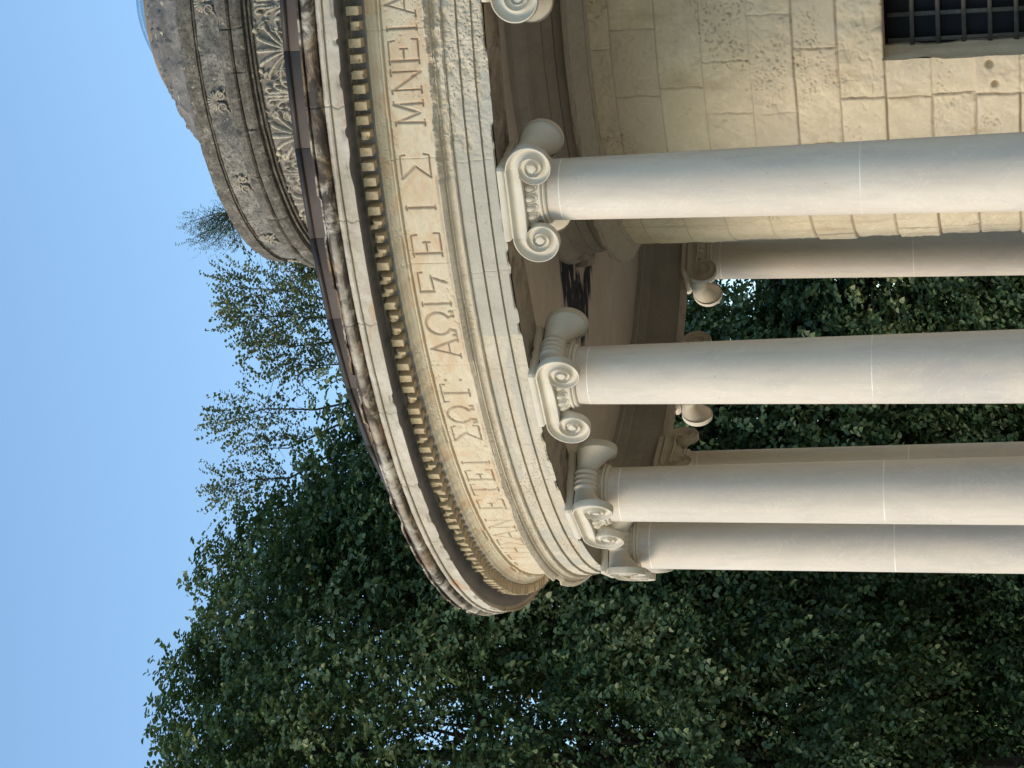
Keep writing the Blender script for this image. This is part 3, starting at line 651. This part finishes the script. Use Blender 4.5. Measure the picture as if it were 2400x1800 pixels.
# ------------------------------------------------------------------ columns
Z0 = 4.508
def shaft_mesh():
    prof = [(.0, .45), (.36, .45), (.36, .53), (.33, .54), (.345, .57), (.335, .61), (.30, .63), (.295, .66), (.31, .68), (.305, .71), (.275, .73), (.262, .78)]
    for z in np.linspace(.9, 4.59, 30): prof.append((.2423 + (.2102 - .2423) * (z - 2.496) / (Z0 - 2.496) - .004 * ((z - 2.5) / 2) ** 2 * (z < 2.5), z))
    prof.append((.212, 4.60)); az = np.arange(0, 360, 4.0); return prof, az
EY, EX, R0, KS = .150, .260, .185, .105
def plate():
    cs = .0026; xs = np.arange(-.424, .4245, cs); zs = np.arange(.010, .3385, cs); X, Z = np.meshgrid(xs, zs, indexing='ij')
    H = np.full(X.shape, np.nan)
    def prof(q, dp=1.0):
        n = np.floor(q); f = q - n; bw = .15
        bead = .016 * np.sqrt(np.clip(1 - ((f - bw / 2) / (bw / 2)) ** 2, 0, 1))
        g = np.clip((f - bw) / (1 - bw), 0, 1); ch = .004 - .026 * dp * np.sin(PI * g ** .8) ** .9 + .006 * np.exp(-((g - .05) / .04) ** 2)
        return np.where(f < bw, .006 + bead, ch) + .0045 * n
    for s in (-1, 1):
        xo = s * X - EX; zo = Z - EY; r = np.hypot(xo, zo) + 1e-9; al = np.arctan2(xo, zo) % (2 * PI)
        q = (np.log(R0 / r) / KS - al) / (2 * PI)
        side = (s * X >= 0)
        v = prof(q, np.clip(r / .15, .25, 1)); v = np.where(r < .030, .012 + .006 * np.sqrt(np.clip(1 - (r / .030) ** 2, 0, 1)), v)
        ok = side & (q >= 0); H = np.where(ok, v, H)
        rest_ = side & (q < 0) & (xo < 0)
        zb = .236 + .011 * (np.abs(X) / EX) ** 2.2; fc = (EY + R0 - Z) / (EY + R0 - zb)
        ok = rest_ & (fc >= 0) & (fc < 1.16); H = np.where(ok, prof(fc), H)
    return xs, zs, H
def capital_mesh():
    mb = MB(); xs, zs, H = plate(); nx, nz = H.shape; ok = ~np.isnan(H); Hf = np.where(ok, H, 0)
    X, Z = np.meshgrid(xs, zs, indexing='ij')
    fm = ok[:-1, :-1] & ok[1:, :-1] & ok[:-1, 1:] & ok[1:, 1:]
    I, J = np.where(fm); q = np.stack([I * nz + J, (I + 1) * nz + J, (I + 1) * nz + J + 1, I * nz + J + 1], 1)
    ed = {}
    for f in q:
        for a, b in zip(f, np.roll(f, -1)):
            if (b, a) in ed: del ed[(b, a)]
            else: ed[(a, b)] = 1
    E = np.array(list(ed.keys()))
    for sgn in (1, -1):
        V = np.stack([X, sgn * (.262 + Hf), Z + Z0], -1).reshape(-1, 3); B = V.copy(); B[:, 1] = sgn * .225
        used = np.unique(q); mp = -np.ones(len(V), int); mp[used] = np.arange(len(used))
        qq = mp[q]; qq = qq[:, ::-1] if sgn > 0 else qq
        bu = np.unique(E); mb2 = -np.ones(len(V), int); mb2[bu] = np.arange(len(bu)) + len(used)
        sq = np.stack([mp[E[:, 0]], mp[E[:, 1]], mb2[E[:, 1]], mb2[E[:, 0]]], 1); sq = sq if sgn > 0 else sq[:, ::-1]
        mb.add(np.concatenate([V[used], B[bu]]), np.concatenate([qq, sq]))
    # bolsters
    for s in (-1, 1):
        T = np.linspace(-.24, .24, 61); al = np.linspace(0, 2 * PI, 49)[:-1]; V = []
        for t in T:
            w_ = np.clip((abs(t) / .24 - .33) / .67, 0, 1) ** 1.7; cx = EX - .020 * (1 - w_); cz = EY + .098 * (1 - w_)
            ring = sum(math.exp(-((t - c) / .0115) ** 2) for c in (-.062, -.021, .021, .062)) * .010 + .004 * (abs(t) < .08)
            ro = R0 * np.exp(-KS * al); ro = np.where(al > 1.5 * PI, ro + (R0 - ro) * sstep(1.5 * PI, 2 * PI, al) ** 2, ro) - .003
            wr = .078 + .0 * al
            rr = wr * (1 - w_) + ro * w_ + ring
            V.append(np.stack([s * (cx + rr * np.sin(al)), np.full(48, t), Z0 + cz + rr * np.cos(al)], 1))
        V = np.concatenate(V); i = np.arange(60)[:, None]; j = np.arange(48)[None]; q2 = np.stack([i * 48 + j, i * 48 + (j + 1) % 48, (i + 1) * 48 + (j + 1) % 48, (i + 1) * 48 + j], -1).reshape(-1, 4)
        mb.add(V, q2 if s < 0 else q2[:, ::-1])
    mb.box(-.20, .20, -.235, .235, Z0 + .225, Z0 + .340)
    return mb
prof, az = shaft_mesh()
shaft = revolve('column', prof, az, M_marble, rot, sharp=30)
capo = capital_mesh().build('capital', M_cap, shaft, sharp=60)
pe = [(.212, .085), (.222, .088), (.230, .097), (.232, .104), (.226, .111), (.222, .114), (.232, .116), (.240, .124), (.240, .131), (.232, .138), (.226, .141)]
for i in range(13): t = i / 12; pe.append((.230 + .030 * math.sin(t * PI / 2), .143 + .087 * t))
pe += [(.255, .236), (.22, .238)]
pe = np.array(pe) + (0, Z0)
def d_egg(U, S, A, RR, ZZ):
    zz = ZZ - Z0; rel = ((A / (360 / 22)) % 1 - .5) * (360 / 22) * PI / 180 * .24; q = np.sqrt((rel / .029) ** 2 + ((zz - .198) / .052) ** 2)
    egg = np.sqrt(np.clip(1 - (q / .74) ** 2, 0, 1)) * .020; rim = np.exp(-((q - .98) / .11) ** 2) * .011
    m_ = sstep(.140, .148, zz); return (egg + rim - .010) * m_, 0 * A
revolve('echinus', pe, np.arange(0, 360, 1.0), M_cap, shaft, d_egg, sharp=50)
mb = MB(); pa_ = [(.245, .336), (.254, .340), (.252, .345), (.257, .349), (.264, .357), (.268, .366), (.268, .394)]
V = []
for r, z in pa_:
    V += [(x * r, y * r, Z0 + z) for x, y in ((1, -.94), (1, .94), (.94, 1), (-.94, 1), (-1, .94), (-1, -.94), (-.94, -1), (.94, -1))]
mb.add(V, [(i * 8 + j, i * 8 + (j + 1) % 8, (i + 1) * 8 + (j + 1) % 8, (i + 1) * 8 + j) for i in range(6) for j in range(8)]); mb.build('abacus', M_cap, shaft, sharp=30)
def copy_tree(o, parent=None):
    c = o.copy(); C.objects.link(c)
    if parent: c.parent = parent
    for ch in list(o.children): copy_tree(ch, c)
    return c
for k in range(20):
    ph = PH0 + 18 * k; o = shaft if k == 0 else copy_tree(shaft, rot)
    o.location = (5 * math.sin(R(ph)), -5 * math.cos(R(ph)), 0); o.rotation_euler[2] = R(ph + 180)

# ------------------------------------------------------------------ leaves
def leaf_obj(name, P, D, N, L, Wd, tone, mat, parent, fold=.25):
    """P base points, D unit directions, N normals, L lengths"""
    D = D / np.linalg.norm(D, axis=1)[:, None]; S = np.cross(D, N); S /= np.linalg.norm(S, axis=1)[:, None] + 1e-9; Nn = np.cross(S, D)
    L = L[:, None]; W = L * Wd
    v = np.stack([P, P + D * L * .28 + S * W * .47 + Nn * W * fold, P + D * L * .68 + S * W * .40 + Nn * W * fold * .7, P + D * L - Nn * L * .10,
                  P + D * L * .68 - S * W * .40 + Nn * W * fold * .7, P + D * L * .28 - S * W * .47 + Nn * W * fold], 1).reshape(-1, 3)
    i = np.arange(len(P))[:, None] * 6; f = np.concatenate([i + [0, 1, 2, 3], i + [0, 3, 4, 5]])
    return mesh_np(name, v, f, mat, parent, smooth=False, attrs={'tone': ('FLOAT', np.repeat(tone, 6))})
def rnd_dir(rs, n):
    v = rs.normal(size=(n, 3)); return v / np.linalg.norm(v, axis=1)[:, None]
def sprays(rs, O, D0, per, leaf, spread=.5, tone0=None, droop=.5, step=.06):
    """leafy shoots: origins O, direction D0"""
    n = len(O); t = (np.arange(per) + .5) / per
    D0 = D0 / np.linalg.norm(D0, axis=1)[:, None]
    ln = per * step * rs.uniform(.7, 1.2, n)
    P = O[:, None] + D0[:, None] * (t[None, :, None] * ln[:, None, None]); P[..., 2] -= droop * (t[None] ** 2) * ln[:, None] * .6
    side = np.cross(D0, [0, 0, 1.0]) ; side /= np.linalg.norm(side, axis=1)[:, None] + 1e-6
    sg = np.where(np.arange(per) % 2 == 0, 1, -1)[None, :, None]
    LD = D0[:, None] * .7 + side[:, None] * sg * .9 + rs.normal(size=(n, per, 3)) * spread * .6; LD[..., 2] -= .55 * droop
    NN = np.array([0, 0, 1.0]) + rs.normal(size=(n, 1, 3)) * .5 + D0[:, None] * .35 + rs.normal(size=(n, per, 3)) * .28
    LL = leaf * rs.uniform(.6, 1.2, (n, per)); tn = (tone0[:, None] if tone0 is not None else .4) + rs.normal(size=(n, per)) * .13 + .18 * (t[None] > .75)
    return P.reshape(-1, 3), LD.reshape(-1, 3), NN.reshape(-1, 3), LL.ravel(), np.clip(tn.ravel(), 0, 1)
def trunk(mb, base, top, r0, r1, rs, wob=.2, n=9):
    base, top = np.array(base, float), np.array(top, float); t = np.linspace(0, 1, n)[:, None]
    P = base + (top - base) * t + np.cumsum(rs.normal(size=(n, 3)) * wob / n ** .5, 0) * t * (.35, .35, .1); mb.tube(P, np.linspace(r0, r1, n), 7); return P
def crown_points(rs, ctr, rad, n, shell=.55, flat=3.0, lo=None):
    """points in a super-ellipsoid, biased to its skin and thinned by noise so the sky shows through"""
    out = []; k = 0
    while k < n:
        p = rs.uniform(-1, 1, (n * 2, 3)); rr = (np.abs(p[:, 0]) ** 2.2 + np.abs(p[:, 1]) ** 2.2) ** (flat / 2.2) + np.abs(p[:, 2]) ** flat; rr = rr ** (1 / flat)
        lim = 1.02 - .22 * fbm(p[:, 0] * 3 + ctr[0], p[:, 2] * 3 + p[:, 1] * 2, 5)
        keep = (rr < lim) & (rs.rand(len(p)) < np.clip((rr - shell) / (1 - shell), .12, 1))
        c = 1.25 * np.sin(p[:, 0] * rad[0] * 1.9 + 1.3 * np.sin(p[:, 2] * rad[2] * 1.3)) * np.sin(p[:, 1] * rad[1] * 1.7 + ctr[0]) * np.sin(p[:, 2] * rad[2] * 1.6 + p[:, 0] * 2)
        keep &= rs.rand(len(p)) < np.clip(.66 + .9 * c, .08, 1)
        q = p[keep]; out.append(np.concatenate([q, rr[keep][:, None]], 1)); k += len(q)
    o = np.concatenate(out)[:n]; return np.array(ctr) + o[:, :3] * np.array(rad), o[:, :3], o[:, 3]
def linden(label, cx, cy, ctrz, rad, nspray, seed, leaf=.098, lowfill=0, flat=3.0):
    rs = np.random.RandomState(seed); t = empty('linden_tree', label, 'tree', (cx, cy, 0), 'linden trees behind the rotunda')
    ctr = (0, 0, ctrz); P, U, rr = crown_points(rs, (ctr[0] + cx * .01, 0, ctrz), rad, nspray, flat=flat)
    low_ = np.clip(5.6 - P[:, 2], 0, 5); P[:, 1] += low_ * .42 * (P[:, 1] < 1.5) * (lowfill > 6000)
    D = U * (1, 1, .6) + rs.normal(size=P.shape) * .45; D[:, 2] -= .25
    tone = .33 + .95 * (fbm(P[:, 0] * 1.1, P[:, 2] * .9 + P[:, 1], 3, 2) - .5) + .10 * U[:, 2] + rs.normal(size=len(P)) * .10 + .22 * (rs.rand(len(P)) < .12)  # leaf colour lightens towards the crown top, sky light painted in
    a = sprays(rs, P, D, 9, leaf, tone0=tone, step=.055)
    if lowfill:
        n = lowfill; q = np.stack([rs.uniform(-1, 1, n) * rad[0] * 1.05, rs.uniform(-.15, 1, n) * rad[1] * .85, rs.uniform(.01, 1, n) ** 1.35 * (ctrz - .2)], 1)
        b = sprays(rs, q, rnd_dir(rs, n) + (0, 0, -.4), 9, leaf, tone0=rs.normal(.22, .1, n), step=.055); a = [np.concatenate([x, y]) for x, y in zip(a, b)]  # low inner leaves coloured darker, crown shade put into their tone
    nc = int(11 * rad[0] * rad[2] / 3); cc = rnd_dir(rs, nc) ; cc[:, 1] = -np.abs(cc[:, 1]); cc = cc * np.array(rad) * (.9, .92, .95) + np.array(ctr)
    q = (cc[:, None] + rs.normal(size=(nc, 26, 3)) * (.30, .22, .42)).reshape(-1, 3); zq = q[:, 2]; q[:, 1] += np.clip(5.6 - zq, 0, 5) * .42 * (lowfill > 6000); msk = (rs.rand(len(zq)) < np.clip((zq - .5) / 5, .12, 1)) & (q[:, 2] > .6) & (q[:, 2] < ctrz + rad[2] * .9); q = q[msk]; n = len(q)
    b = sprays(rs, q, rs.normal(size=(n, 3)) * .5 + (0, -.6, -.5), 8, leaf * 1.12, tone0=np.repeat(rs.normal(.60, .16, nc), 26)[msk] + rs.normal(0, .06, n), step=.05); a = [np.concatenate([x, y]) for x, y in zip(a, b)]  # front tufts coloured paler, highlights put into their tone
    mb = MB(); tp = trunk(mb, (0, 0, 0), (rs.uniform(-.3, .3), 0, ctrz + rad[2] * .7), .24, .05, rs)
    for k in range(26):
        b = tp[rs.randint(2, 8)]; e = np.array(ctr) + rnd_dir(rs, 1)[0] * np.array(rad) * rs.uniform(.4, .75); e[2] = max(e[2], b[2] + .3)
        L = trunk(mb, b, e, .07, .018, rs, .35, 7)
        for j in range(5):
            s0 = L[rs.randint(2, 7)]; trunk(mb, s0, s0 + rnd_dir(rs, 1)[0] * .9 + (0, 0, .2), .02, .005, rs, .15, 5)
    mb.build('trunk', M_bark, t)
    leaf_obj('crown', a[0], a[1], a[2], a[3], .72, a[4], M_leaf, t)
    return t
linden('tallest broad dark green linden tree rising at the far left behind the rotunda', -11.75, 12.3, 8.3, (4.75, 4.2, 6.15), 31000, 1, lowfill=15000, flat=5)
linden('dark green linden tree with sloping top just behind the left columns and cornice', -7.6, 12.6, 6.8, (3.0, 3.0, 5.9), 15000, 2, lowfill=7000, flat=2.2)
linden('lower dark green linden tree seen between the columns beside the cella wall', -4.1, 13.4, 2.7, (2.9, 2.4, 2.6), 8500, 3, lowfill=5000, flat=2.3)

# pale loose tree whose shoots rise above the cornice
def shoot_tree():
    rs = np.random.RandomState(9); cx, cy = -5.4, 14.2; t = empty('young_poplar', 'loose pale-leaved tree with thin upright shoots rising above the cornice beside the dome', 'tree', (cx, cy, 0))
    mb = MB(); trunk(mb, (0, 0, 0), (0, 0, 10.5), .16, .06, rs); A = [[] for _ in range(5)]
    tips = []
    for (ix, iy, x0, y0, nsp, wdt) in ((530, 670, 760, 700, 150, .42), (545, 740, 790, 745, 190, .42), (610, 800, 800, 800, 150, .42), (650, 850, 850, 850, 80, .35), (515, 985, 740, 960, 130, .36), (505, 1150, 680, 1120, 110, .32), (590, 1050, 740, 1020, 60, .3)):
        def wp(x, y, d):
            dd = np.array(F_) + np.array(U_) * (1200 - x) / 5340 + np.array(R_) * (900 - y) / 5340; return np.array((0, -20.06, 1.6)) + dd * d / dd[1] - np.array((cx, cy, 0))
        e = wp(ix, iy, 34.3); s0 = wp(x0, y0, 34.3); b = np.array((0, 0, 8.5)) + rs.normal(size=3) * .3
        mb.tube(np.array([b, (b + s0) / 2 + (0, 0, -.2), s0, (s0 + e) / 2 + rs.normal(size=3) * .06, e]), [.04, .03, .018, .011, .003], 5)
        tt = rs.rand(nsp) ** .8; O = s0 + (e - s0) * tt[:, None] + rs.normal(size=(nsp, 3)) * wdt * (.30 + .5 * np.sin(tt * PI))[:, None] * (1, .6, .6)
        dr = (O - (s0 + (e - s0) * np.clip(tt - .15, 0, 1)[:, None])); dr[:, 2] += .25
        for k in range(0, nsp, 5): mb.tube(np.array([s0 + (e - s0) * max(0, tt[k] - .12), (O[k] + s0 + (e - s0) * tt[k]) / 2, O[k]]), [.005, .0035, .002], 4, cap=False)
        for q, r in zip(A, sprays(rs, O, dr, 8, .066, .8, tone0=np.clip(rs.normal(.5, .15, nsp), 0, 1), droop=.25, step=.045)): q.append(r)
    mb.build('trunk', M_bark, t); a = [np.concatenate(q) for q in A]; leaf_obj('crown', a[0], a[1], a[2], a[3], .8, a[4], M_leafb, t)
shoot_tree()

# shrubs rooted in the joints of the roof
def roof_shrub(name, label, az, r, z, lean, h, w, n, leaf, mat, seed, Wd=.7, per=7, stems=9, step=.02):
    rs = np.random.RandomState(seed); x, y = math.sin(R(az)) * r, -math.cos(R(az)) * r
    t = empty(name, label, 'shrub', (x, y, z)); mb = MB(); A = [[] for _ in range(5)]; lean = np.array(lean, float)
    for k in range(stems):
        e = lean * h * rs.uniform(.7, 1.05) + rs.normal(size=3) * w * (.9, .5, .7); mid = e * .45 + rs.normal(size=3) * .02 + (0, 0, .03)
        mb.tube(np.array([(0, 0, -.02), mid * .5, mid, e]), [.010, .007, .005, .002], 5)
        m_ = n // stems; tt = rs.uniform(.25, 1.0, m_); O = e * tt[:, None] + rs.normal(size=(m_, 3)) * w * .33
        for q, rr in zip(A, sprays(rs, O, rs.normal(size=(m_, 3)) * .8 + lean, per, leaf, .7, tone0=np.clip(rs.normal(.45, .2, m_), 0, 1), droop=.1, step=step)): q.append(rr)
    mb.build('stem', M_bark, t); a = [np.concatenate(q) for q in A]; leaf_obj('foliage', a[0], a[1], a[2], a[3], Wd, a[4], mat, t)
roof_shrub('roof_shrub', 'feathery grey-green shrub growing on the ring at the foot of the dome', -56, 2.22, 8.09, (-.35, -.1, .8), .37, .16, 620, .020, M_leafc, 4, .34, 8, 9, .013)
roof_shrub('leafy_shrub', 'small-leaved shrub growing out of the ledge left of the dome', -92, 2.40, 7.66, (-.35, 0, .75), .45, .20, 330, .034, M_leafb, 6, .8, 6, 14, .022)

hd = empty('hedge', 'dark hedge seen low down through the foliage behind the lindens', 'hedge', (-8, 19, 0)); rs_ = np.random.RandomState(2)
O_ = np.stack([rs_.uniform(-9, 8, 7000), rs_.uniform(-.5, .5, 7000), rs_.uniform(.1, 2.5, 7000)], 1)
a_ = sprays(rs_, O_, rnd_dir(rs_, 7000) + (0, -.4, .2), 8, .12, tone0=rs_.normal(.3, .1, 7000)); leaf_obj('foliage', a_[0], a_[1], a_[2], a_[3], .7, a_[4], M_leaf, hd)
mb = MB()
for i in range(12): mb.tube([(-8.5 + i * 1.4, 0, 0), (-8.4 + i * 1.4, .05, 1.2), (-8.6 + i * 1.4, 0, 2.2)], [.05, .035, .01], 6)
mb.build('stems', M_bark, hd)

# low building far beyond the trees
b = empty('garden_building', 'low cream building glimpsed through the foliage at the foot of the trees', 'building', (-13, 40, 0))
mb = MB(); mb.box(-12, 9, 0, 6, 0, 1.75); mb.build('wall', M_wall, b, smooth=False)
mb = MB(); mb.box(-12.3, 9.3, -.3, 6.3, 1.75, 1.95); mb.build('roof', M_flash, b, smooth=False)
for i in range(7):
    mb = MB(); mb.box(-10.5 + i * 2.9, -9.5 + i * 2.9, -.03, .02, .9, 1.5); mb.build('window', M_inside, b, smooth=False)
